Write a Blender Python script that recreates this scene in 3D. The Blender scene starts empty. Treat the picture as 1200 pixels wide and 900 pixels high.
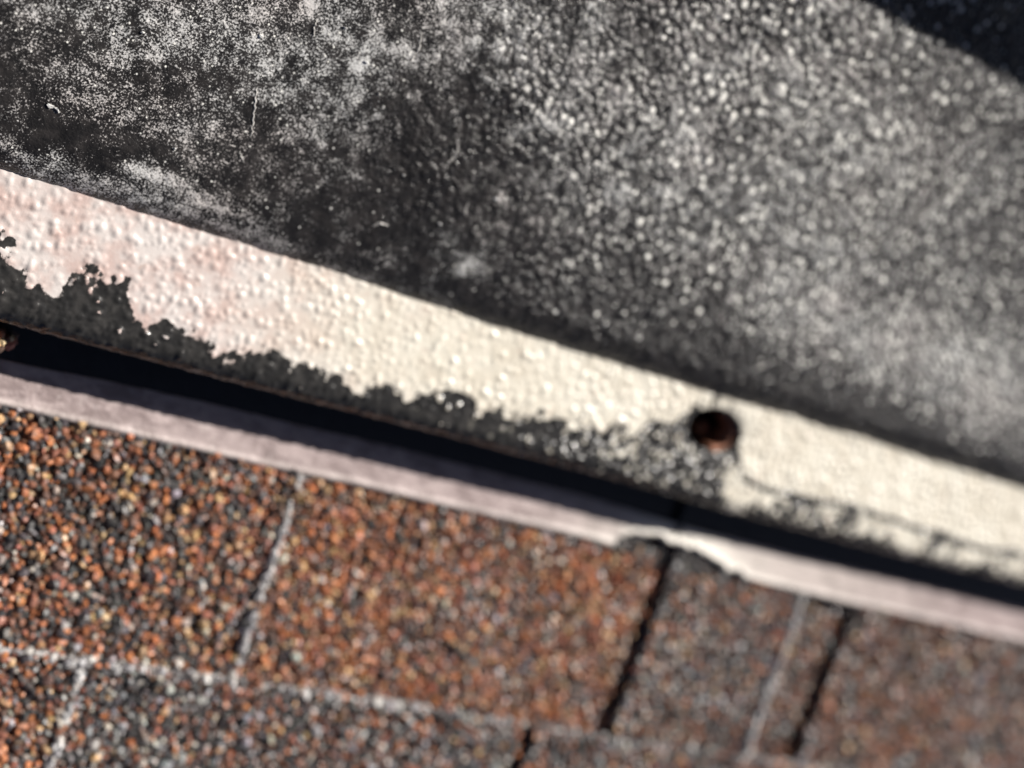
import bpy, math, random
import numpy as np
from mathutils import Matrix, Vector

# ------------------------------------------------------------------ frame of reference
# Everything is laid out on the roof plane: x along the vent's front edge, y down the slope, z off the roof.
# ROOF tips that plane to its real pitch. Real size, metres.
ROOF = Matrix.Rotation(math.radians(-12.0), 4, 'X')
scene = bpy.context.scene
C = scene.collection

# ------------------------------------------------------------------ camera
cam_data = bpy.data.cameras.new('camera')
cam = bpy.data.objects.new('camera', cam_data)
C.objects.link(cam)
cam_data.sensor_width = 36.0
cam_data.lens = 51.0
cam_data.clip_start = 0.005
cam_data.clip_end = 500.0
right = Vector((0.82183, 0.32607, 0.46720))
down = Vector((0.23745, -0.94144, 0.23937))
fwd = Vector((0.51789, -0.08579, -0.85113))
M = Matrix.Identity(4)
for r in range(3):
    M[r][0] = right[r]; M[r][1] = -down[r]; M[r][2] = -fwd[r]
M.translation = Vector((-0.12947, 0.02145, 0.22578))
cam.matrix_world = ROOF @ M
cam_data.dof.use_dof = True
cam_data.dof.focus_distance = 0.199
cam_data.dof.aperture_fstop = 9.0
cam_data.dof.aperture_blades = 0
scene.camera = cam

# ------------------------------------------------------------------ sky and sun
sun_local = Vector((0.80, 0.61, 0.70)).normalized()
sun_dir = (ROOF.to_3x3() @ sun_local).normalized()
elev = math.asin(sun_dir.z)
azim = math.atan2(sun_dir.x, sun_dir.y)
world = bpy.data.worlds.new('World')
scene.world = world
world.use_nodes = True
wn = world.node_tree
wn.nodes.clear()
wo = wn.nodes.new('ShaderNodeOutputWorld')
wb = wn.nodes.new('ShaderNodeBackground')
ws = wn.nodes.new('ShaderNodeTexSky')
ws.sky_type = 'NISHITA'
ws.sun_disc = False
ws.sun_elevation = elev
ws.sun_rotation = azim
ws.air_density = 0.3
ws.dust_density = 0.8
ws.ozone_density = 0.2
wb.inputs['Strength'].default_value = 0.05
wn.links.new(ws.outputs[0], wb.inputs[0])
wn.links.new(wb.outputs[0], wo.inputs[0])
sun_data = bpy.data.lights.new('sun', 'SUN')
sun_data.energy = 5.0
sun_data.angle = math.radians(0.53)
sun_data.color = (1.0, 0.945, 0.875)
sun = bpy.data.objects.new('sun', sun_data)
C.objects.link(sun)
sun.rotation_euler = sun_dir.to_track_quat('Z', 'Y').to_euler()
scene.view_settings.view_transform = 'Standard'
scene.view_settings.look = 'None'
scene.view_settings.exposure = 0.58
scene.view_settings.gamma = 1.0
scene.view_settings.use_curve_mapping = False
scene.render.engine = 'CYCLES'
scene.cycles.use_denoising = True
scene.cycles.max_bounces = 6

MM = 0.001
rng = np.random.default_rng(7)
random.seed(7)

# ------------------------------------------------------------------ numpy noise
def vnoise(x, y, scale, seed):
    """smooth value noise, 0..1, x and y in mm"""
    t = np.random.default_rng(seed).random((256, 256))
    u = x / scale; v = y / scale
    iu = np.floor(u).astype(int); iv = np.floor(v).astype(int)
    fu = u - iu; fv = v - iv
    fu = fu * fu * fu * (fu * (fu * 6 - 15) + 10); fv = fv * fv * fv * (fv * (fv * 6 - 15) + 10)
    a = t[iu % 256, iv % 256]; b = t[(iu + 1) % 256, iv % 256]
    c = t[iu % 256, (iv + 1) % 256]; d = t[(iu + 1) % 256, (iv + 1) % 256]
    return (a * (1 - fu) + b * fu) * (1 - fv) + (c * (1 - fu) + d * fu) * fv

def fbm(x, y, scale, seed, octaves=4, gain=0.5):
    s = 0; n = 0; a = 1.0
    for k in range(octaves):
        s = s + a * vnoise(x, y, scale / 2 ** k, seed + k * 13); n += a; a *= gain
    return s / n

def smooth(a, b, x):
    t = np.clip((x - a) / (b - a), 0, 1)
    return t * t * (3 - 2 * t)

def bumps(xs, ys, spacing, rmin, rmax, seed, keep=1.0):
    """a field of small round pimples on a jittered lattice, 0..1 on a regular axis grid xs, ys (mm)"""
    r = np.random.default_rng(seed)
    H = np.zeros((len(ys), len(xs)))
    gx = np.arange(xs[0], xs[-1], spacing); gy = np.arange(ys[0], ys[-1], spacing)
    for cy in gy:
        for cx in gx:
            if r.random() > keep: continue
            px = cx + r.uniform(-.5, .5) * spacing; py = cy + r.uniform(-.5, .5) * spacing
            rad = r.uniform(rmin, rmax); hgt = r.uniform(.55, 1.0) * rad / rmax
            ex = 1 + r.uniform(-.25, .25)
            i0, i1 = np.searchsorted(xs, (px - rad * 1.3, px + rad * 1.3))
            j0, j1 = np.searchsorted(ys, (py - rad * 1.3, py + rad * 1.3))
            if i1 <= i0 or j1 <= j0: continue
            q = ((xs[None, i0:i1] - px) / (rad * ex)) ** 2 + ((ys[j0:j1, None] - py) * ex / rad) ** 2
            b = hgt * np.clip(1 - q, 0, 1) ** 1.2
            H[j0:j1, i0:i1] = np.maximum(H[j0:j1, i0:i1], b)
    return H

# ------------------------------------------------------------------ mesh helpers
def link(o, parent=None):
    C.objects.link(o)
    if parent is not None: o.parent = parent
    else: o.matrix_world = ROOF @ o.matrix_world
    return o

def raw_mesh(name, verts, faces, mat, attrs=None, smooth_shade=True):
    """verts (n,3) metres, faces (m,k) equal-sized"""
    me = bpy.data.meshes.new(name)
    verts = np.asarray(verts, dtype=np.float32); faces = np.asarray(faces, dtype=np.int32)
    k = faces.shape[1]
    me.vertices.add(len(verts)); me.vertices.foreach_set('co', verts.ravel())
    me.loops.add(faces.size); me.loops.foreach_set('vertex_index', faces.ravel())
    me.polygons.add(len(faces))
    me.polygons.foreach_set('loop_start', np.arange(0, faces.size, k, dtype=np.int32))
    me.polygons.foreach_set('loop_total', np.full(len(faces), k, dtype=np.int32))
    me.update(calc_edges=True)
    me.polygons.foreach_set('use_smooth', np.full(len(faces), smooth_shade, dtype=bool))
    for nm, val in (attrs or {}).items():
        val = np.asarray(val, dtype=np.float32)
        if val.ndim == 1:
            a = me.attributes.new(nm, 'FLOAT', 'POINT'); a.data.foreach_set('value', val)
        else:
            a = me.attributes.new(nm, 'FLOAT_COLOR', 'POINT')
            a.data.foreach_set('color', np.c_[val, np.ones(len(val))].astype(np.float32).ravel())
    me.materials.append(mat)
    me.validate()
    return me

def grid_faces(ny, nx, keep=None):
    idx = np.arange(ny * nx).reshape(ny, nx)
    f = np.stack([idx[:-1, :-1], idx[:-1, 1:], idx[1:, 1:], idx[1:, :-1]], -1).reshape(-1, 4)
    if keep is not None: f = f[keep.reshape(-1)]
    return f

def obj(name, me, parent=None, label=None):
    o = bpy.data.objects.new(name, me)
    link(o, parent)
    if label: o['label'] = label
    return o

def box_mesh(name, x0, x1, y0, y1, z0, z1, mat, bev=0.0):
    """a bevelled box, mm"""
    import bmesh
    bm = bmesh.new()
    bmesh.ops.create_cube(bm, size=1)
    for v in bm.verts:
        v.co = Vector(((x0 + x1) / 2 + v.co.x * (x1 - x0), (y0 + y1) / 2 + v.co.y * (y1 - y0), (z0 + z1) / 2 + v.co.z * (z1 - z0))) * MM
    if bev > 0:
        bmesh.ops.bevel(bm, geom=list(bm.edges), offset=bev * MM, segments=3, affect='EDGES', profile=.5)
    me = bpy.data.meshes.new(name); bm.to_mesh(me); bm.free()
    me.materials.append(mat)
    return me

# ------------------------------------------------------------------ material helpers
def new_mat(name):
    m = bpy.data.materials.new(name); m.use_nodes = True
    nt = m.node_tree; nt.nodes.clear()
    out = nt.nodes.new('ShaderNodeOutputMaterial'); p = nt.nodes.new('ShaderNodeBsdfPrincipled')
    nt.links.new(p.outputs[0], out.inputs[0])
    return m, nt, p

class NB:
    """small node builder"""
    def __init__(s, nt): s.nt = nt; s.tc = nt.nodes.new('ShaderNodeTexCoord')
    def L(s, a, b): s.nt.links.new(a, b)
    def put(s, sock, v):
        if hasattr(v, 'is_linked') or isinstance(v, bpy.types.NodeSocket): s.L(v, sock)
        else: sock.default_value = v
    def noise(s, scale, detail=3.0, rough=.55, stretch=None, off=0.0, dist=0.0):
        n = s.nt.nodes.new('ShaderNodeTexNoise'); n.inputs['Scale'].default_value = scale
        n.inputs['Detail'].default_value = detail; n.inputs['Roughness'].default_value = rough
        n.inputs['Distortion'].default_value = dist
        mp = s.nt.nodes.new('ShaderNodeMapping'); mp.inputs['Location'].default_value = (off, off * .7, off * .3)
        if stretch: mp.inputs['Scale'].default_value = stretch[:3]
        if stretch and len(stretch) > 3: mp.inputs['Rotation'].default_value = (0, 0, stretch[3])
        s.L(s.tc.outputs['Object'], mp.inputs['Vector']); s.L(mp.outputs[0], n.inputs['Vector'])
        return n.outputs['Fac']
    def voronoi(s, scale, feature='F1', out='Distance', rnd=1.0):
        n = s.nt.nodes.new('ShaderNodeTexVoronoi'); n.feature = feature
        n.inputs['Scale'].default_value = scale; n.inputs['Randomness'].default_value = rnd
        s.L(s.tc.outputs['Object'], n.inputs['Vector'])
        return n.outputs[out]
    def attr(s, name, out='Fac'):
        n = s.nt.nodes.new('ShaderNodeAttribute'); n.attribute_name = name
        return n.outputs[out]
    def math(s, op, a, b=0.0, c=None):
        n = s.nt.nodes.new('ShaderNodeMath'); n.operation = op
        s.put(n.inputs[0], a); s.put(n.inputs[1], b)
        if c is not None: s.put(n.inputs[2], c)
        return n.outputs[0]
    def ramp(s, v, a, b, lo=0.0, hi=1.0):
        n = s.nt.nodes.new('ShaderNodeMapRange'); n.interpolation_type = 'SMOOTHSTEP'
        s.put(n.inputs['Value'], v)
        for k, q in (('From Min', a), ('From Max', b), ('To Min', lo), ('To Max', hi)): s.put(n.inputs[k], q)
        return n.outputs[0]
    def mix(s, f, a, b):
        n = s.nt.nodes.new('ShaderNodeMix'); n.data_type = 'RGBA'
        s.put(n.inputs[0], f)
        s.put(n.inputs[6], a if not isinstance(a, tuple) else (*a, 1)); s.put(n.inputs[7], b if not isinstance(b, tuple) else (*b, 1))
        return n.outputs[2]
    def bump(s, h, strength, dist):
        n = s.nt.nodes.new('ShaderNodeBump'); n.inputs['Strength'].default_value = strength
        n.inputs['Distance'].default_value = dist
        s.L(h, n.inputs['Height'])
        return n.outputs[0]

# granules: own colour per granule
def granule_material():
    m, nt, p = new_mat('mineral_granule'); b = NB(nt)
    c = b.attr('tint', 'Color')
    d = b.mix(b.ramp(b.noise(2600, 2), .35, .75), (.55, .55, .55), (1.15, 1.12, 1.1))
    mm = nt.nodes.new('ShaderNodeMix'); mm.data_type = 'RGBA'; mm.blend_type = 'MULTIPLY'; mm.inputs[0].default_value = 1
    b.L(c, mm.inputs[6]); b.L(d, mm.inputs[7])
    b.L(mm.outputs[2], p.inputs['Base Color'])
    p.inputs['Roughness'].default_value = .42
    p.inputs['Specular IOR Level'].default_value = .5
    return m

# shingle body: asphalt mat with fine granule relief, used under and beyond the modelled granules
def shingle_material(name, tones):
    m, nt, p = new_mat(name); b = NB(nt)
    col = b.voronoi(760, out='Color')
    sep = nt.nodes.new('ShaderNodeSeparateColor'); b.L(col, sep.inputs[0])
    cr = nt.nodes.new('ShaderNodeValToRGB'); cr.color_ramp.interpolation = 'CONSTANT'
    cr.color_ramp.elements[0].color = (*tones[0], 1); cr.color_ramp.elements[0].position = 0
    cr.color_ramp.elements[1].color = (*tones[-1], 1); cr.color_ramp.elements[1].position = .9
    for i, t in enumerate(tones[1:-1]):
        e = cr.color_ramp.elements.new(.3 + i * .6 / max(1, len(tones) - 2)); e.color = (*t, 1)
    b.L(sep.outputs[0], cr.inputs[0])
    b.L(cr.outputs[0], p.inputs['Base Color'])
    p.inputs['Roughness'].default_value = .6
    h = b.voronoi(760)
    b.L(b.bump(h, 1.0, -.0012), p.inputs['Normal'])
    return m

def specks(b, nt, scale, size, rarity):
    """1 inside small round cells of which only a share is kept"""
    v = nt.nodes.new('ShaderNodeTexVoronoi'); v.inputs['Scale'].default_value = scale
    b.L(b.tc.outputs['Object'], v.inputs['Vector'])
    sep = nt.nodes.new('ShaderNodeSeparateColor'); b.L(v.outputs['Color'], sep.inputs[0])
    dot = b.ramp(v.outputs['Distance'], size, size * .55)
    return b.math('MULTIPLY', dot, b.math('GREATER_THAN', sep.outputs[0], rarity))

def hood_material():
    m, nt, p = new_mat('weathered_black_plastic'); b = NB(nt)
    chalk_glint = b.attr('chalk_glint'); tip = b.attr('tip')
    grain = b.attr('grain')
    fine = b.noise(3500, 2.0, .7)
    med = b.noise(360, 4.0, .65, off=.3)
    patch = b.noise(110, 4.0, .62, off=.9)
    def pips(scale, gain):
        v = nt.nodes.new('ShaderNodeTexVoronoi'); v.inputs['Scale'].default_value = scale
        mp = nt.nodes.new('ShaderNodeMapping'); mp.inputs['Location'].default_value = (scale * .001, .3, 0)
        b.L(b.tc.outputs['Object'], mp.inputs['Vector']); b.L(mp.outputs[0], v.inputs['Vector'])
        q = b.math('MULTIPLY', v.outputs['Distance'], v.outputs['Distance'])
        return b.math('MULTIPLY', b.math('SUBTRACT', 1.0, b.math('MINIMUM', b.math('MULTIPLY', q, 2.2), 1.0)), gain)
    pip_a = pips(720, 1.0); pip_b = pips(1300, .45)
    # residue and painted glints sit where dense and on the grain
    v = b.math('MULTIPLY', fine, b.math('MULTIPLY_ADD', grain, -.45, 1.30))
    v = b.math('ADD', v, b.math('MULTIPLY', med, .75))
    v = b.math('ADD', v, b.math('MULTIPLY', patch, .35))
    v = b.math('ADD', v, b.math('MULTIPLY', b.math('MULTIPLY', b.math('SUBTRACT', b.math('ADD', pip_a, pip_b), .55), grain), .22))
    v = b.math('ADD', v, b.math('MULTIPLY', chalk_glint, .42))
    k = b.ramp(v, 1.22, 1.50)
    film = b.ramp(b.math('ADD', b.math('MULTIPLY', patch, .8), chalk_glint), .45, 1.6, 0.0, .07)
    k = b.math('MAXIMUM', k, film)
    # sun glints painted as pale dots, fine where the grain is fine and coarse where it is coarse
    fk = specks(b, nt, 1500, .30, b.math('MULTIPLY_ADD', chalk_glint, -.32, .93))
    coarse = b.ramp(grain, .3, .8)
    fk = b.math('MAXIMUM', fk, b.math('MULTIPLY', specks(b, nt, 780, .43, b.math('MULTIPLY_ADD', chalk_glint, -.50, .86)), coarse))
    fk = b.math('MAXIMUM', fk, b.math('MULTIPLY', specks(b, nt, 400, .30, b.math('MULTIPLY_ADD', chalk_glint, -.70, .84)), coarse))
    k = b.math('MULTIPLY', k, b.math('MULTIPLY_ADD', coarse, -.40, 1.0))
    tintn = b.noise(60, 2, off=2.1)
    white = b.mix(b.ramp(tintn, .35, .65), (.68, .68, .67), (.68, .64, .62))
    black = b.mix(b.ramp(b.noise(420, 2, off=4), .4, .7), (.016, .0150, .0148), (.032, .029, .028))
    b.L(b.mix(fk, b.mix(k, black, white), (.85, .84, .79)), p.inputs['Base Color'])
    b.L(b.ramp(k, 0, 1, .24, .36), p.inputs['Roughness'])
    p.inputs['Specular IOR Level'].default_value = .5
    h = b.math('ADD', b.math('MULTIPLY', b.noise(2300, 4.0, .72), .6), b.math('MULTIPLY', b.noise(900, 2, off=1.2), .8))
    n1 = b.bump(h, .7, .00026)
    # moulded pebble grain: round pips, stronger where the grain is coarse
    hp = b.math('MULTIPLY', b.math('ADD', pip_a, pip_b), b.math('POWER', grain, 1.8))
    nb = nt.nodes.new('ShaderNodeBump'); nb.inputs['Strength'].default_value = 1.0; nb.inputs['Distance'].default_value = .00070
    b.L(hp, nb.inputs['Height']); b.L(n1, nb.inputs['Normal'])
    b.L(nb.outputs[0], p.inputs['Normal'])
    return m

def brim_material():
    m, nt, p = new_mat('worn_painted_plastic'); b = NB(nt)
    paint = b.attr('paint'); tip = b.attr('tip')
    v = b.math('ADD', paint, b.math('MULTIPLY', b.math('SUBTRACT', b.noise(900, 4, .65), .5), .55))
    k = b.ramp(v, .44, .56)
    warm = b.attr('warm')
    c1 = b.mix(b.ramp(b.noise(170, 4, .6, off=.4), .35, .68), (.64, .59, .565), (.52, .395, .36))
    c2 = b.mix(b.ramp(b.noise(240, 4, .6, off=1.4), .35, .68), (.70, .665, .575), (.60, .555, .465))
    paintc = b.mix(warm, c2, c1)
    paintc = b.mix(b.ramp(b.noise(420, 5, .7, off=3), .56, .74, 0, .5), paintc, (.50, .36, .30))
    bare = b.mix(b.ramp(b.noise(500, 3, off=2), .4, .7), (.022, .0215, .021), (.044, .042, .040))
    k = b.math('MAXIMUM', k, b.math('MULTIPLY', specks(b, nt, 470, .33, .52), b.attr('spark')))  # sparkle painted as pale dots over the bare stretch
    b.L(b.mix(k, bare, paintc), p.inputs['Base Color'])
    b.L(b.ramp(k, 0, 1, .22, .34), p.inputs['Roughness'])
    h = b.math('ADD', b.math('MULTIPLY', b.noise(1400, 3), .5), b.math('MULTIPLY', k, .5))
    n1 = b.bump(h, .45, .0002)
    v = nt.nodes.new('ShaderNodeTexVoronoi'); v.inputs['Scale'].default_value = 640
    b.L(b.tc.outputs['Object'], v.inputs['Vector'])
    q = b.math('SUBTRACT', 1.0, b.math('MINIMUM', b.math('MULTIPLY', b.math('MULTIPLY', v.outputs['Distance'], v.outputs['Distance']), 2.4), 1.0))
    nb = nt.nodes.new('ShaderNodeBump'); nb.inputs['Strength'].default_value = 1.0; nb.inputs['Distance'].default_value = .0004
    b.L(b.math('MULTIPLY', q, b.math('MULTIPLY', b.attr('spark'), b.math('MULTIPLY_ADD', k, -.65, 1.0))), nb.inputs['Height']); b.L(n1, nb.inputs['Normal'])
    b.L(nb.outputs[0], p.inputs['Normal'])
    return m

def flange_material():
    m, nt, p = new_mat('faded_painted_sheet'); b = NB(nt)
    wear_sheen = b.attr('wear_sheen')
    a = b.ramp(b.noise(190, 5, .68, stretch=(1, 1.9, 1, .6), dist=.6), .38, .64)
    c = b.mix(a, (.43, .35, .342), (.25, .195, .19))
    c = b.mix(b.ramp(b.noise(430, 4, .7, off=1), .55, .75, 0, .6), c, (.60, .53, .51))
    c = b.mix(wear_sheen, c, (.80, .76, .69))
    c = b.mix(b.attr('bare'), c, (.02, .018, .018))
    b.L(c, p.inputs['Base Color'])
    p.inputs['Roughness'].default_value = .5
    h = b.math('ADD', b.noise(260, 4, .6), b.math('MULTIPLY', b.noise(1500, 3), .25))
    b.L(b.bump(h, .6, .0008), p.inputs['Normal'])
    return m

def plain(name, col, rough=.5, nscale=300, bumpd=.0002, var=.35):
    m, nt, p = new_mat(name); b = NB(nt)
    n = b.noise(nscale, 4, .6)
    b.L(b.mix(b.ramp(n, .3, .7), tuple(c * (1 - var) for c in col), tuple(min(1, c * (1 + var)) for c in col)), p.inputs['Base Color'])
    p.inputs['Roughness'].default_value = rough
    b.L(b.bump(b.noise(nscale * 4, 3), .5, bumpd), p.inputs['Normal'])
    return m

GRAN = granule_material()
HOOD = hood_material()
BRIM = brim_material()
FLANGE = flange_material()
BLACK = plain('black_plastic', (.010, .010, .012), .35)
RUST = plain('rusty_metal', (.30, .125, .07), .6, 500, .0004)
SCRATCH = plain('pale_scratch', (.62, .60, .57), .6, 900)
FLAKE = plain('paint_flake', (.78, .76, .72), .6, 900)
DECK = shingle_material('roof_underlay', [(.035, .035, .038), (.08, .05, .038), (.17, .08, .045), (.11, .10, .09)])

GREY = (.098, .094, .095); DARK = (.048, .046, .048); ORANGE = (.47, .185, .085); RUSTY = (.255, .115, .075)
BROWN = (.135, .082, .066); TAN = (.55, .35, .19); PALE = (.52, .46, .41); LIGHT = (.36, .36, .37); BRICK = (.36, .15, .105)
PAL = {'dark':   ([GREY, DARK, ORANGE, RUSTY, BROWN, TAN, PALE, LIGHT, BRICK], [.25, .14, .16, .13, .10, .09, .04, .03, .06]),
       'orange': ([GREY, DARK, ORANGE, RUSTY, BROWN, TAN, PALE, LIGHT, BRICK], [.09, .04, .22, .21, .13, .13, .06, .02, .10]),
       'brown':  ([GREY, DARK, ORANGE, RUSTY, BROWN, TAN, PALE, LIGHT, BRICK], [.19, .09, .08, .22, .22, .04, .06, .06, .04]),
       'grey':   ([GREY, DARK, ORANGE, RUSTY, BROWN, TAN, PALE, LIGHT, BRICK], [.33, .13, .06, .10, .13, .03, .06, .13, .03]),
       'rust':   ([GREY, DARK, ORANGE, RUSTY, BROWN, TAN, PALE, LIGHT, BRICK], [.12, .12, .16, .20, .16, .08, .06, .04, .06])}
SM = {k: shingle_material('shingle_' + k, [tuple(.55 * c for c in v[0][i]) for i in np.argsort(v[1])[::-1][:6]]) for k, v in PAL.items()}  # tones darkened to include the shade between granules

# ------------------------------------------------------------------ granule geometry
def ico():
    t = (1 + 5 ** .5) / 2
    v = np.array([(-1, t, 0), (1, t, 0), (-1, -t, 0), (1, -t, 0), (0, -1, t), (0, 1, t), (0, -1, -t), (0, 1, -t), (t, 0, -1), (t, 0, 1), (-t, 0, -1), (-t, 0, 1)], float)
    v /= np.linalg.norm(v[0])
    f = np.array([(0, 11, 5), (0, 5, 1), (0, 1, 7), (0, 7, 10), (0, 10, 11), (1, 5, 9), (5, 11, 4), (11, 10, 2), (10, 7, 6), (7, 1, 8), (3, 9, 4), (3, 4, 2), (3, 2, 6), (3, 6, 8), (3, 8, 9), (4, 9, 5), (2, 4, 11), (6, 2, 10), (8, 6, 7), (9, 8, 1)])
    return v, f
IV, IF = ico()

def rand_rot(n, r):
    q = r.normal(size=(n, 4)); q /= np.linalg.norm(q, axis=1)[:, None]
    w, x, y, z = q.T
    return np.stack([np.stack([1 - 2 * (y * y + z * z), 2 * (x * y - z * w), 2 * (x * z + y * w)], -1),
                     np.stack([2 * (x * y + z * w), 1 - 2 * (x * x + z * z), 2 * (y * z - x * w)], -1),
                     np.stack([2 * (x * z - y * w), 2 * (y * z + x * w), 1 - 2 * (x * x + y * y)], -1)], 1)

def granule_mesh(name, pos, rad, tint, r):
    """pos (n,3) mm, rad (n,) mm, tint (n,3)"""
    n = len(pos)
    base = IV[None] * (1 + r.uniform(-.30, .28, (n, 12, 1)))
    base = base * r.uniform(.72, 1.15, (n, 1, 3))
    v = np.einsum('nij,nkj->nki', rand_rot(n, r), base) * rad[:, None, None] + pos[:, None, :]
    f = (IF[None] + (np.arange(n) * 12)[:, None, None]).reshape(-1, 3)
    return raw_mesh(name, v.reshape(-1, 3) * MM, f, GRAN, {'tint': np.repeat(tint, 12, 0)}, False)

def tints(pal, n, r):
    cols, w = PAL[pal]
    w = np.array(w) / sum(w)
    c = np.array(cols)[r.choice(len(cols), n, p=w)]
    return np.clip(c * r.uniform(.75, 1.6, (n, 1)) * r.uniform(.93, 1.07, (n, 3)), 0, .85)

# ------------------------------------------------------------------ roof and shingles
deck = obj('roof', box_mesh('roof', -1500, 1500, -1500, 1500, -60, -4.5, DECK, 4))
deck['kind'] = 'structure'
EXPO = 140.0; BUTT = 3.0
DENSE = (-128.0, 232.0, -112.0, -16.5)     # the patch of roof whose granules are modelled one by one

def shingle(x0, x1, ybutt, tall, pal, seed, shade_edges=()):
    """one laminated piece of a course: butt edge at y = ybutt, running up the roof under the next course"""
    r = np.random.default_rng(seed)
    y0, y1 = ybutt - EXPO - 30, ybutt
    top = lambda y: BUTT * (y - (ybutt - EXPO)) / EXPO + tall + .65
    nx = max(2, int((x1 - x0) / 6)); ny = 12
    xs = np.linspace(x0, x1, nx); ys = np.linspace(y0, y1, ny)
    X, Y = np.meshgrid(xs, ys)
    ex = (fbm(X + seed * 31, Y, 9, seed) - .5) * 1.2
    Xe = X.copy(); Xe[:, 0] += ex[:, 0] * .8; Xe[:, -1] += ex[:, -1] * .8
    Ye = Y.copy(); Ye[-1] += ex[-1] * .9
    Z = top(Y)
    T = np.stack([Xe, Ye, Z], -1); B = np.stack([Xe, Ye, Z - 2.8 - tall], -1)
    V = np.concatenate([T.reshape(-1, 3), B.reshape(-1, 3)])
    n = nx * ny; f = grid_faces(ny, nx)
    rim = [list(range(nx)), [nx * (ny - 1) + i for i in range(nx)][::-1], [nx * j for j in range(ny)][::-1], [nx * j + nx - 1 for j in range(ny)]]
    sides = []
    for e in rim:
        for a, b2 in zip(e[:-1], e[1:]): sides.append((b2, a, a + n, b2 + n))
    F = np.concatenate([f, f[:, ::-1] + n, np.array(sides)])
    o = obj('shingle', raw_mesh('shingle', V * MM, F, SM[pal], smooth_shade=False), deck)
    # granules
    gx0, gx1 = max(x0, DENSE[0]), min(x1, DENSE[1]); gy0, gy1 = max(y0 + 30, DENSE[2]), min(y1, DENSE[3])
    if gx1 - gx0 < 2 or gy1 - gy0 < 2: return o
    sp = .96
    cx, cy = np.meshgrid(np.arange(gx0 + .3, gx1 - .1, sp), np.arange(gy0 + .3, gy1 - .1, sp * .9))
    cx = cx + (np.arange(cx.shape[0]) % 2)[:, None] * sp * .5
    P = np.stack([cx.ravel(), cy.ravel()], -1)
    P += r.normal(0, .30, P.shape)
    P = P[(P[:, 0] < gx1 + .2) & (P[:, 0] > gx0 - .2)]
    keep = r.random(len(P)) > .05
    for sx in shade_edges: keep &= ~((P[:, 0] > sx - 1.1) & (P[:, 0] < sx + .4) & (r.random(len(P)) < .9))
    hidden = (P[:, 1] > -25.4) & ((P[:, 0] < 40.5) | (P[:, 0] > 72))
    P = P[keep & ~hidden]
    rad = np.clip(r.lognormal(-.50, .27, len(P)), .33, 1.1)
    z = top(P[:, 1]) + rad * r.uniform(.1, .5, len(P))
    t = tints(pal, len(P), r)
    # loose blending of the colour drops inside one shingle
    nb = fbm(P[:, 0] + seed * 7, P[:, 1], 16, seed + 3)
    swap = (nb > .56) & (r.random(len(P)) < .65)
    alt = {'dark': 'rust', 'orange': 'brown', 'brown': 'grey', 'grey': 'brown', 'rust': 'dark'}[pal]
    t2 = tints(alt, len(P), r); t[swap] = t2[swap]
    # worn, nearly bare patch of asphalt under the chipped strip
    worn = (P[:, 0] > 39) & (P[:, 0] < 75) & (P[:, 1] > -27.5 + r.normal(0, .6, len(P)))
    t[worn] = np.array(GREY) * r.uniform(.4, 1.6, (int(worn.sum()), 1)); z[worn] -= rad[worn] * .35
    pos = np.c_[P, z]
    # pale lumps paint the sunlit rims of cut edges, dark ones the unlit walls
    extra = []; et = []
    def edge(xa, ya, xb, yb, n, zlo, zhi, pale):
        for _ in range(n):
            u = r.random()
            if vnoise(np.array([u * (abs(xb - xa) + abs(yb - ya))]), np.array([seed * 1.0]), 2.6, seed + 9)[0] < .22: continue
            if xa != xb and (xa + (xb - xa) * u) > 12 and r.random() < .72: continue
            extra.append((xa + (xb - xa) * u + r.normal(0, .22), ya + (yb - ya) * u + r.normal(0, .22), r.uniform(zlo, zhi)))
            et.append(np.array(random.choice(pale)) * r.uniform(.7, 1.3))
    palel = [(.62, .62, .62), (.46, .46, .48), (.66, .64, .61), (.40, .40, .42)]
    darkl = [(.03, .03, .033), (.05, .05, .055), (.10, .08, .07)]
    if tall:
        ym = (gy0 + gy1) / 2
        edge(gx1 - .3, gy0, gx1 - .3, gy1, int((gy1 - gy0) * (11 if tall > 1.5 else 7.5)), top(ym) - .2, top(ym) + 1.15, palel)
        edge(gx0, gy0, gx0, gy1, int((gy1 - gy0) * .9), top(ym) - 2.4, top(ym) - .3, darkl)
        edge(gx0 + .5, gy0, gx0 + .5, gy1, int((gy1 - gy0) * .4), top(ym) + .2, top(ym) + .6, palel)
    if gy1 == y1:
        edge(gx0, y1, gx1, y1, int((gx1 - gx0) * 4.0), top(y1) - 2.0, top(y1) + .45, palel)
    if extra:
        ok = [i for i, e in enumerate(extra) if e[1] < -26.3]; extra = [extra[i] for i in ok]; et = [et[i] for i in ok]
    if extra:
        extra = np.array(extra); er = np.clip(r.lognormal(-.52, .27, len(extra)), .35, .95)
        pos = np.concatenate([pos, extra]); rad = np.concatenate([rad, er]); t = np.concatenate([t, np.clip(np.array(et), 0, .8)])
    g = obj('granules', granule_mesh('granules', pos, rad, t, r), o)
    g['kind'] = 'stuff'
    return o

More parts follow.
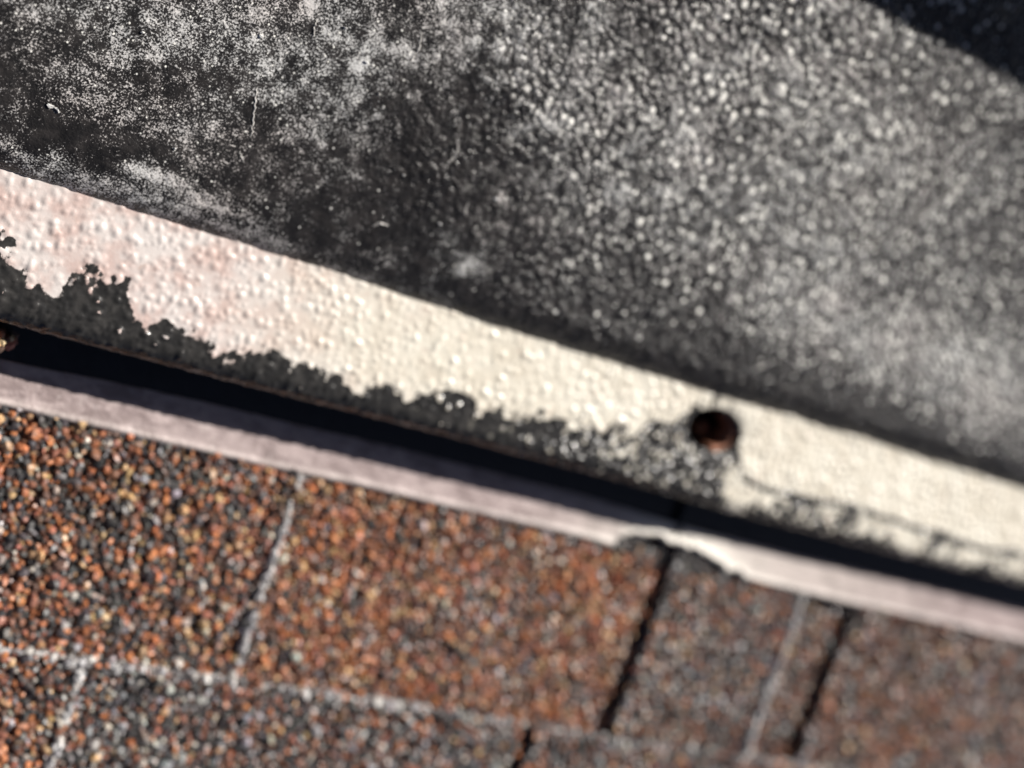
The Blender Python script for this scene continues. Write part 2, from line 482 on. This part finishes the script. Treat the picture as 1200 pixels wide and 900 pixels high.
# the course in the middle of the picture (its butt lies under the vent) and the one overlapping it
mid = [(-330, -112, 0, 'brown'), (-112, -27.2, .7, 'dark'), (-27.2, 55.2, 0, 'orange'), (55.2, 91, 2.1, 'grey'), (91, 107.2, 0, 'brown'), (107.2, 205, 2.1, 'brown'), (205, 330, 0, 'grey')]
upp = [(-330, -150, 0, 'grey'), (-150, -54, 1.0, 'rust'), (-54, 35.2, 0, 'grey'), (35.2, 132, 1.7, 'grey'), (132, 180, 0, 'orange'), (180, 330, 1.7, 'dark')]
far = [(-330, -190, 0, 'orange'), (-190, -96, 2, 'dark'), (-96, 20, 0, 'brown'), (20, 90, 2, 'rust'), (90, 210, 0, 'orange'), (210, 330, 2, 'grey')]
def lay(course, ybutt, seed):
    for k, (x0, x1, tall, pal) in enumerate(course):
        shingle(x0, x1, ybutt, tall, pal, seed + k, (x1,) if k + 1 < len(course) and course[k + 1][2] > tall + 1 else ())
lay(mid, -64 + EXPO, 100); lay(upp, -64, 200); lay(far, -64 - EXPO, 300)

# ------------------------------------------------------------------ the roof vent
vent = bpy.data.objects.new('roof_vent', None)
vent.empty_display_size = .05
link(vent)
vent['label'] = 'weathered black plastic roof vent with worn cream painted brim on shingles'
vent['category'] = 'roof vent'
XL, XR = -190.0, 250.0
fx = np.concatenate([np.linspace(XL, -116, 40)[:-1], np.arange(-116, 176, .27), np.linspace(176.2, XR, 60)])

# --- flange: thin painted sheet lying on the shingles, chipped at its outer edge
xs = np.concatenate([np.linspace(XL - 12, -112, 30)[:-1], np.arange(-112, 186, .8), np.linspace(186.5, XR + 12, 30)])
NOTCH = np.array([(39.6, 0), (40.3, 2.6), (41.4, 4.2), (44, 5.0), (48, 5.6), (52, 5.8), (56, 5.0), (60, 3.9), (64, 3.1), (67.5, 1.6), (69.0, 1.2), (70.2, 1.9), (71.6, 1.3), (73.4, 0)])
xs = np.unique(np.concatenate([xs, NOTCH[:, 0], np.arange(39, 74, .25)]))
zs = 2.95 + 1.95 * smooth(42, 62, xs)                            # the sheet steps up onto the raised shingle
notch = .66 * np.interp(xs, NOTCH[:, 0], NOTCH[:, 1], left=0, right=0)
notch = np.where(notch > .2, np.clip(notch + (fbm(xs, xs * 0 + 3, 3.2, 47, 3, .7) - .5) * 2.0, .05, 9), notch)
yout = -26.0 + (fbm(xs, xs * 0, 60, 41) - .5) * 1.4 + (fbm(xs, xs * 0 + 50, 5, 42) - .5) * .25 + notch
yin = -17.5 - smooth(-30, -90, xs) * 1.5 - 1.0 * smooth(20, 60, xs) + (fbm(xs, xs * 0 + 9, 30, 43) - .5) * 1.2  # inner edge held back so black replaces the strip's shaded part
lift = .55 * np.exp(-((xs - 55) / 16) ** 2)                    # the torn edge is sprung up a little
v = np.linspace(0, 1, 26)
Yf = yout[None] + (yin - yout)[None] * v[:, None]
Xf = np.repeat(xs[None], len(v), 0)
edge_mm = Yf - yout[None]
Zf = zs[None] + (fbm(Xf, Yf, 22, 44) - .5) * .5 + lift[None] * np.exp(-edge_mm / 4.0) - .28 * np.exp(-edge_mm / .28) + .30 * np.exp(-((edge_mm - .7) / .4) ** 2)
wear_sheen = np.clip(np.exp(-((Xf - 56) / 17) ** 2) * np.exp(-np.clip(edge_mm, 0, 99) / 3.2) * 1.1 + .75 * np.exp(-edge_mm / .5) + .35 * smooth(10, 60, Xf) * smooth(150, 70, Xf), 0, 1)  # painted rim highlight and sheen, plus worn paint round the chip
top = np.stack([Xf, Yf, Zf], -1)
low = np.stack([Xf, Yf, zs[None] - .55 + Zf * 0 + lift[None] * np.exp(-edge_mm / 4.0)], -1)
ring = np.concatenate([low[:1], top, low[-1:]], 0)              # front edge face, sheet, inner edge
wr = np.concatenate([wear_sheen[:1] * .5, wear_sheen, wear_sheen[-1:]], 0)
bare = np.concatenate([np.ones_like(wear_sheen[:1]) * smooth(.5, 1.5, notch)[None], wear_sheen * 0, wear_sheen[-1:] * 0], 0)
ring[0, :, 1] += .12
fl = obj('flange', raw_mesh('flange', ring.reshape(-1, 3) * MM, grid_faces(ring.shape[0], ring.shape[1]), FLANGE, {'wear_sheen': wr.ravel(), 'bare': bare.ravel()}), vent,
         'thin pinkish grey painted metal strip with a chipped outer edge')
# --- black channel between strip and brim, widened in place of the strip's shade
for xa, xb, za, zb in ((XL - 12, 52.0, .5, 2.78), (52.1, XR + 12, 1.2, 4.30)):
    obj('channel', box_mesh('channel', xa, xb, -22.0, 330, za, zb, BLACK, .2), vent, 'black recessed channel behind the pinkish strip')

# --- brim: textured ledge whose cream paint has worn off its outer half, with a fastener hole
ZB = 15.6; YC = 8.8; YE = -12.0; RO = 3.4
flat = np.arange(YC + 2.4, YE + RO, -.25)
ang = np.linspace(0, math.pi / 2, 22)
py = np.concatenate([flat, YE + RO - RO * np.sin(ang), [YE + .05, YE + .3, YE + 1.2]])
pz = np.concatenate([np.full(len(flat), ZB), ZB - RO + RO * np.cos(ang), [8.5, 6.6, 6.2]])
pn_y = np.concatenate([np.zeros(len(flat)), -np.sin(ang), [-1, -.7, 0]]); pn_z = np.concatenate([np.ones(len(flat)), np.cos(ang), [0, -.7, -1]])
arc = np.concatenate([[0], np.cumsum(np.hypot(np.diff(py), np.diff(pz)))])
S = -arc + py[0]                                              # unrolled y
bump_x = np.arange(fx[0], fx[-1], .27); bump_y = np.arange(S[-1] - 1, S[0] + 1, .25)
fieldA = bumps(bump_x, bump_y, 1.75, .45, .95, 61, .75)
fieldB = bumps(bump_x, bump_y, 1.0, .3, .55, 62, .6)
field = np.maximum(fieldA, .55 * fieldB)
def sample(fld, X, Y):
    i = np.clip(np.searchsorted(bump_x, X), 0, len(bump_x) - 1); j = np.clip(np.searchsorted(bump_y, Y), 0, len(bump_y) - 1)
    return fld[j, i]
X, Sg = np.meshgrid(fx, S)
H = sample(field, X, Sg)
gloss_right = smooth(-30, 40, X)
und = (fbm(X, Sg, 26, 63) - .5) * .7
warp = (fbm(X, X * 0, 70, 64) - .5) * .9
amp = (.27 + .10 * gloss_right) * smooth(-16, -9, Sg) + .10
P = np.stack([X, py[:, None] + pn_y[:, None] * (H * amp + und * .4) + warp * smooth(6, -9, Sg), pz[:, None] + pn_z[:, None] * (H * amp + und * .35)], -1)
# where the paint ends
WX = np.array([-200, -95, -88, -83, -79, -74.5, -72, -69, -66.5, -63.8, -58, -54, -48, -42, -35, -29, -24, -19, -13.5, -9, -6, 0, 7, 13, 18, 22, 26, 30, 34, 37, 40, 60])
WY = np.array([-2, -1.5, -1.3, -5, -5.4, -1.6, -1.2, -1.8, -5.0, -6.2, -6.0, -7.2, -6.4, -7.2, -6.5, -7.2, -6.6, -7.0, -3.9, -5.2, -5.2, -5.4, -2.9, -4.2, -2.6, -1.5, -3.0, 1.5, 2.5, 6.4, 7, 7])
yb = np.interp(X, WX, WY)
nz = (fbm(X, Sg, 5.5, 65, 4, .6) - .5)
left = (Sg - yb) / 5.0 + nz * 1.3 + (fbm(X, Sg, 2.2, 68, 3, .6) - .5) * .9 + .5 + (H - .3) * .18
# right of the hole: paint again down to a thin dark crack, then a thinly painted lower half
RYX = np.array([48, 51, 54, 60, 66, 72, 80, 90, 98, 112, 124, 138, 160, 250]); RYY = np.array([3.5, 0, -4.2, -4.6, -4.8, -4.8, -3.9, -3.9, -4.3, -4.9, -5.4, -4.2, -4.6, -4.5])
yr = np.interp(X, RYX, RYY)
rightp = (Sg - yr) / 2.4 + nz * .9 + .5
lower = .66 + nz * 1.1 + (H - .25) * .7 - smooth(-8.5, -12.5, Sg) * .25
rightp = np.maximum(rightp, np.where(Sg < yr - 1.1 - nz * 1.5, lower, 0) * smooth(46, 53, X))
crack = yr - .7 + (fbm(X, X * 0 + 5, 9, 69) - .5) * 2.4
rightp = np.where((np.abs(Sg - crack) < .75 * vnoise(X, Sg * 0 + 2, 7, 70) + .12) & (X > 50), np.minimum(rightp, .2), rightp)
# sparkling half-worn stretch left of the hole
half = (.27 + nz * .9 + (H - .2) * .85) * smooth(12, 22, X) * smooth(58, 40, X)
leftp = np.maximum(left, half)
# lone pimples that kept their paint
lone = np.where((H > .66), .62, 0) * (vnoise(X, Sg, 3.1, 66) > .48) * smooth(-14, -9, Sg)
leftp = np.maximum(leftp, lone)
paint = np.where(X < 46, leftp, rightp)
HX, HY, HA, HB = 43.6, 2.5, 6.2, 4.1                           # fastener hole
hr = np.hypot((X - HX) / HA, (Sg - HY) / HB)
paint = np.where((hr < 1.16 + nz * .7) & (Sg < 5.5), np.minimum(paint, .25), paint)
paint = np.clip(paint, 0, 1)
warmth = smooth(0, -75, X + (fbm(X, Sg, 30, 67) - .5) * 60)
spark = smooth(-15, 25, X) * smooth(-14.5, -11, Sg)
inside = hr < 1.0
near = (hr < 1.13) & (hr >= 1.0)
P[..., 2] -= np.where(hr < 1.5, .5 * (1.5 - hr) / .5, 0) * .8
P[..., 0] = np.where(near, HX + (X - HX) / hr, P[..., 0]); P[..., 1] = np.where(near, HY + (Sg - HY) / hr, P[..., 1])
fin = inside[:-1, :-1] | inside[1:, :-1] | inside[:-1, 1:] | inside[1:, 1:]
# closed ends
endL = P[:, :1].copy(); endL[..., 2] = 3.0; endR = P[:, -1:].copy(); endR[..., 2] = 3.0
P2 = np.concatenate([endL, P, endR], 1)
pad = lambda a: np.concatenate([a[:, :1], a, a[:, -1:]], 1)
keep = ~np.concatenate([np.zeros((fin.shape[0], 1), bool), fin, np.zeros((fin.shape[0], 1), bool)], 1)
brim = obj('brim', raw_mesh('brim', P2.reshape(-1, 3) * MM, grid_faces(P2.shape[0], P2.shape[1], keep)[:, ::-1], BRIM,
           {'paint': pad(paint).ravel(), 'tip': pad(H).ravel(), 'warm': pad(warmth).ravel(), 'spark': pad(spark).ravel()}), vent, 'pimpled ledge with cream paint worn to black along its edge')

# rusty sleeve of the hole, and the corroded fastener stub inside it
def tube(name, cx, cy, a, b, z0, z1, mat, wall, n=48, jag=.0, seed=5, span=None):
    th = np.linspace(0, 2 * math.pi, n, endpoint=False) if span is None else np.linspace(span[0], span[1], n)
    r = np.random.default_rng(seed)
    rows = []
    for (s, z) in ((1.06, z1 - .5), (1.0, z1), (1 - wall, z1 - .15), (1 - wall * 1.2, (z0 + z1) / 2), (1 - wall * 1.2, z0)):
        j = 1 + jag * (vnoise(th * 3, th * 0 + s * 9, 1.0, seed) - .5)
        rows.append(np.stack([cx + np.cos(th) * a * s * j, cy + np.sin(th) * b * s * j, np.full(n, z) + jag * 2 * (vnoise(th * 4, th * 0, 1.0, seed + 1) - .5)], -1))
    V = np.concatenate(rows); F = []
    for k in range(len(rows) - 1):
        for i in range(n if span is None else n - 1): F.append((k * n + i, k * n + (i + 1) % n, (k + 1) * n + (i + 1) % n, (k + 1) * n + i))
    return raw_mesh(name, V * MM, np.array(F)[:, ::-1], mat)
obj('hole_sleeve', tube('hole_sleeve', HX, HY, HA * 1.03, HB * 1.05, 4.9, 14.3, BLACK, .06), brim, 'black lining of the empty fastener hole')
obj('washer', tube('washer', HX + .15, HY, HA * .98, HB * .99, 10.0, 14.75, RUST, .16, jag=.14, span=(-.42 * math.pi, .46 * math.pi)), brim, 'crescent of rusty washer left at one side of the hole')
def stub(name):
    import bmesh
    bm = bmesh.new()
    prof = [(0, 9.6), (1.0, 9.5), (1.5, 9.2), (1.7, 8.8), (1.5, 8.4), (.8, 8.2), (.8, 3.4)]
    n = 20; rows = []
    for (rr, z) in prof:
        rows.append([bm.verts.new(((HX + 2.4 + rr * math.cos(i * 2 * math.pi / n) + (11.5 - z) * .05) * MM, (HY - 1.0 + rr * math.sin(i * 2 * math.pi / n)) * MM, (z + .12 * math.sin(3 * i)) * MM)) for i in range(n)] if rr else [bm.verts.new(((HX + 2.4) * MM, (HY - 1.0) * MM, z * MM))])
    for a, b in zip(rows[:-1], rows[1:]):
        for i in range(n):
            if len(a) == 1: bm.faces.new((a[0], b[i], b[(i + 1) % n]))
            else: bm.faces.new((a[i], b[i], b[(i + 1) % n], a[(i + 1) % n]))
    me = bpy.data.meshes.new(name); bm.to_mesh(me); bm.free(); me.materials.append(RUST)
    return me
obj('fastener_stub', stub('fastener_stub'), brim, 'corroded fastener head sunk inside the hole')

# --- hood: long sloping front, chalky and scuffed, rising from the brim
d = np.concatenate([np.arange(-.0, 6, .22), np.arange(6, 74, .30), np.linspace(74.5, 118, 50)])
hx = np.concatenate([np.linspace(XL, -116, 30)[:-1], np.arange(-116, 150, .30), np.linspace(150.5, XR, 60)])
X, Dg = np.meshgrid(hx, d)
def hood_z(Dg): return ZB - .35 + .22 * Dg + 2.5 * (1 - np.exp(-Dg / 2.1))
bump_x = np.arange(hx[0], hx[-1], .30); bump_y = np.arange(-1, 120, .28)
fieldC = bumps(bump_x[(bump_x > -117) & (bump_x < 151)], bump_y[:285], .95, .32, .68, 71, .8)
full = np.zeros((len(bump_y), len(bump_x))); ii = np.where((bump_x > -117) & (bump_x < 151))[0]
full[:285, ii[0]:ii[-1] + 1] = fieldC
Hh = sample(full, X, Dg)
grow = .18 + .82 * smooth(-60, 45, X + (fbm(X, Dg, 18, 77) - .5) * 40)                           # the moulded grain is coarser towards the right
dz = Hh * .15 * grow + (fbm(X, Dg, 20, 72) - .5) * .9 + (fbm(X, Dg, 3.0, 73) - .5) * .22
wav = (fbm(X, X * 0, 80, 74) - .5) * .7 * np.exp(-Dg / 6)
Yh = YC + Dg - wav - dz * .35
Zh = hood_z(Dg) + dz * .92
Zh = np.where(Dg < .3, Zh - .3, Zh)
# residue density, with painted glints on the right and painted shade at the lip (mm on the hood: x, distance up from the ledge, radius x, radius d, amount)
patches = [(-70, 31, 13, 11, .50), (-88, 22, 11, 7, .34), (-100, 26, 8, 8, .12), (-52, 30, 10, 9, .22), (-31, 46, 13, 8, .36), (-22, 38, 9, 7, .12), (-15, 36, 7, 5, .36),
           (-73, 6.2, 4.2, 1.1, .75), (-64, 5.2, 4.5, 1.4, .60), (-57, 4.6, 5, 1.2, .40), (-18, 9, 5, 4, .30), (-8, 22, 9, 7, .16), (-30, 40, 22, 8, .12), (-84, 3.2, 14, 1.0, .30), (-60, 2.6, 18, .8, .30),
           (-82, 7.5, 11, 3.0, -.36), (-46, 10, 15, 5, -.26), (-38, 24, 9, 8, -.30), (-30, 17, 8, 5, -.30), (-68, 22, 6, 4, -.20), (-92, 12, 7, 4, -.2), (-10, 9.5, 14, 4, -.34), (8, 12, 10, 4, -.36), (-27, 30, 7, 6, -.15),
           (18, 33, 26, 17, .34), (48, 38, 24, 20, .52), (52, 22, 20, 9, .50), (58, 55, 20, 11, .40), (92, 18, 24, 9, .62), (90, 30, 30, 20, .36), (100, 17, 22, 7, .5), (60, 19, 14, 6, .4), (20, 55, 24, 12, .36), (110, 9, 20, 4, .2),
           (-15, 35, 3, 2.4, .6), (-19, 20, 1.0, 1.0, .6), (-18, 9, 3.4, 2.6, .34), (-22, 31, 1.6, 1.5, .6), (-8, 41, 2.5, 2, .5), (-60, 36, 1.0, .9, .9), (-50, 31, .9, .9, .9), (-44, 35, 2.2, 1.6, .5), (2, 28, 3, 2, .5), (12, 38, 4, 2.5, .5),
           (30, 8, 14, 3.2, -.48), (62, 6, 26, 3.0, -.50), (100, 4, 40, 2.6, -.55), (84, 20, 5, 5, -.36), (66, 30, 9, 4, -.15), (0, 3, 60, 2.0, -.30)]
chalk_glint = np.full(X.shape, .10)
jx = (fbm(X, Dg, 14, 75) - .5) * 12; jd = (fbm(X, Dg, 12, 76) - .5) * 7
for (a, b, rx, rd, k) in patches:
    jw = min(1.0, rd / 6)
    if k > 0 and rd > 4: k *= .44 if a < 0 else 1.15
    chalk_glint += k * np.exp(-((X + jx * jw - a) / rx) ** 2 - ((Dg + jd * jw - b) / rd) ** 2)
rim_light = np.exp(-((Dg - 68.8) / 2.6) ** 2)
chalk_glint -= .75 * np.exp(-Dg / 2.6) * smooth(-25, 25, X)  # shade of the lip painted in by thinning the pale tone
chalk_glint += .55 * rim_light  # pale band paints a lit rim along the cap's shadow edge
chalk_glint = np.where(chalk_glint > .56, .56 + (chalk_glint - .56) * .5, chalk_glint)
Ph = np.stack([X, Yh, Zh], -1)
eL = Ph[:, :1].copy(); eL[..., 2] = 3.0; eR = Ph[:, -1:].copy(); eR[..., 2] = 3.0
Ph2 = np.concatenate([eL, Ph, eR], 1)
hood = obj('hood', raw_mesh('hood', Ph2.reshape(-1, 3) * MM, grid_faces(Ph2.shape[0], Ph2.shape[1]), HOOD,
           {'chalk_glint': pad(chalk_glint).ravel(), 'tip': pad(Hh).ravel(), 'grain': pad(grow * (.25 + .75 * smooth(1.0, 6, Dg))).ravel()}), vent, 'chalky scuffed black sloping front of the vent')

def on_hood(x, y):
    """a point on the hood's surface from plan coordinates in mm"""
    j = np.argmin(np.abs(Yh[:, np.argmin(np.abs(hx - x))] - y)); i = np.argmin(np.abs(hx - x))
    return Ph[j, i]

def scratch(name, pts, rad):
    """a thin raised scuff following the hood through plan points (mm)"""
    pts = np.array(pts, float); n = 22
    t = np.linspace(0, len(pts) - 1, n)
    x = np.interp(t, range(len(pts)), pts[:, 0]); y = np.interp(t, range(len(pts)), pts[:, 1])
    if len(pts) > 2:
        k = np.array([.25, .5, .25])
        for _ in range(3): x[1:-1] = np.convolve(x, k, 'valid'); y[1:-1] = np.convolve(y, k, 'valid')
    r = np.random.default_rng(int(abs(pts[0, 0]) * 17 + 3))
    V = []; F = []
    for q in range(n):
        c = on_hood(x[q], y[q]) + np.array([r.normal(0, .03), r.normal(0, .03), .05])
        a = min(q + 1, n - 1); b = max(q - 1, 0)
        tx, ty = x[a] - x[b], y[a] - y[b]; L = math.hypot(tx, ty) + 1e-9
        w = rad * (.35 + .65 * math.sin(math.pi * (q + .6) / n)) * r.uniform(.6, 1.3)
        for s in range(5):
            an = s * 2 * math.pi / 5
            V.append(c + np.array([-ty / L * math.cos(an), tx / L * math.cos(an), math.sin(an) * .8]) * w)
    for q in range(n - 1):
        for s in range(5): F.append((q * 5 + s, q * 5 + (s + 1) % 5, q * 5 + 5 + (s + 1) % 5, q * 5 + 5 + s))
    return raw_mesh(name, np.array(V) * MM, np.array(F), SCRATCH)
for pts, rad in [([(-62.3, 31.6), (-61.2, 28), (-60.4, 24.6)], .10), ([(-42.5, 47.4), (-41.9, 45), (-42.4, 42.6)], .09), ([(-37.2, 18.2), (-36, 19.2), (-34.6, 18.9)], .10),
                 ([(-61.2, 22.3), (-60.2, 21.2)], .12), ([(-29.6, 34.6), (-29.2, 32.5), (-30.0, 31)], .09), ([(52, 40), (60, 49), (70, 63)], .15), ([(18, 43), (27, 57), (32, 66)], .12),
                 ([(44.5, 15.5), (47.5, 18.2)], .2), ([(61, 26), (66, 33)], .08), ([(-58, 43.5), (-57.4, 41)], .12), ([(-24, 26.5), (-23.6, 24.5)], .08)]:
    obj('scratch', scratch('scratch', pts, rad * 1.35), hood)

def flake(x, y, size, seed):
    r = np.random.default_rng(seed); c = on_hood(x, y); n = 9
    th = np.sort(r.uniform(0, 2 * math.pi, n)); rr = size * r.uniform(.5, 1.1, n)
    ring_ = np.stack([c[0] + np.cos(th) * rr * 1.3, c[1] + np.sin(th) * rr * .7, c[2] + .18 + .37 * np.sin(th) * rr * .7 + r.uniform(-.05, .1, n)], -1)
    V = np.concatenate([[c + np.array([0, 0, .3])], ring_, ring_ - np.array([0, 0, .25])])
    F = [(0, 1 + i, 1 + (i + 1) % n) for i in range(n)] + [(1 + i, 1 + n + i, 1 + (i + 1) % n) for i in range(n)] + [(1 + n + i, 1 + n + (i + 1) % n, 1 + (i + 1) % n) for i in range(n)]
    return raw_mesh('paint_flake', V * MM, np.array(F), FLAKE, None, False)
for k, (x, y, s) in enumerate([(-87.9, 19.7, .62), (-86.9, 19.4, .55), (-19.8, 28.6, .5), (-64.5, 38.5, .40), (-80, 33, .3), (-48.5, 40.5, .38), (-53.5, 44, .3), (-58, 47, .34), (-45, 37, .3), (-33, 46, .36), (-12, 43, .4), (-5, 33, .34), (-27, 22, .28), (-70, 19.5, .24), (-36, 27, .26), (5, 47, .4)]):
    obj('paint_flake', flake(x, y, s, 90 + k), hood)

# --- upper part of the vent, above the picture: throat, louvre slats and overhanging cap; the cap's edge shades the hood's top
yt = float(YC + d[-1]); zt = float(hood_z(d[-1]))
obj('throat', box_mesh('throat', XL, XR, yt - 1.0, 318, 3.0, 86.0, BLACK, 2.0), vent)
zc = 84.0
y_shadow = 79.0; z_shadow = float(hood_z(y_shadow - YC))
yc = y_shadow + (zc + 13.0 - z_shadow) * sun_local.y / sun_local.z
obj('cap', box_mesh('cap', XL - 45, XR + 30, yc, 350, zc, zc + 14, HOOD, 2.0), vent)

# ------------------------------------------------------------------ loose granules caught in the channel at the left
r = np.random.default_rng(55)
n = 240
gx = -97 + 17 * r.random(n)
taper = np.sqrt(np.clip(1 - (np.maximum(gx + 87, 0) / 7.2) ** 2, .05, 1))
gy = -15.4 + r.normal(0, .8, n) * taper
gz = 2.8 + 8.6 * taper * r.random(n) ** .45
heap = obj('loose_granules', granule_mesh('loose_granules', np.c_[gx, gy, gz], np.clip(r.lognormal(-.32, .2, n), .5, 1.0), np.clip(tints('orange', n, r) * 1.2, 0, .8), r))
heap['kind'] = 'stuff'
heap['label'] = 'small heap of loose orange and grey granules caught in the dark gap'
heap['category'] = 'granules'
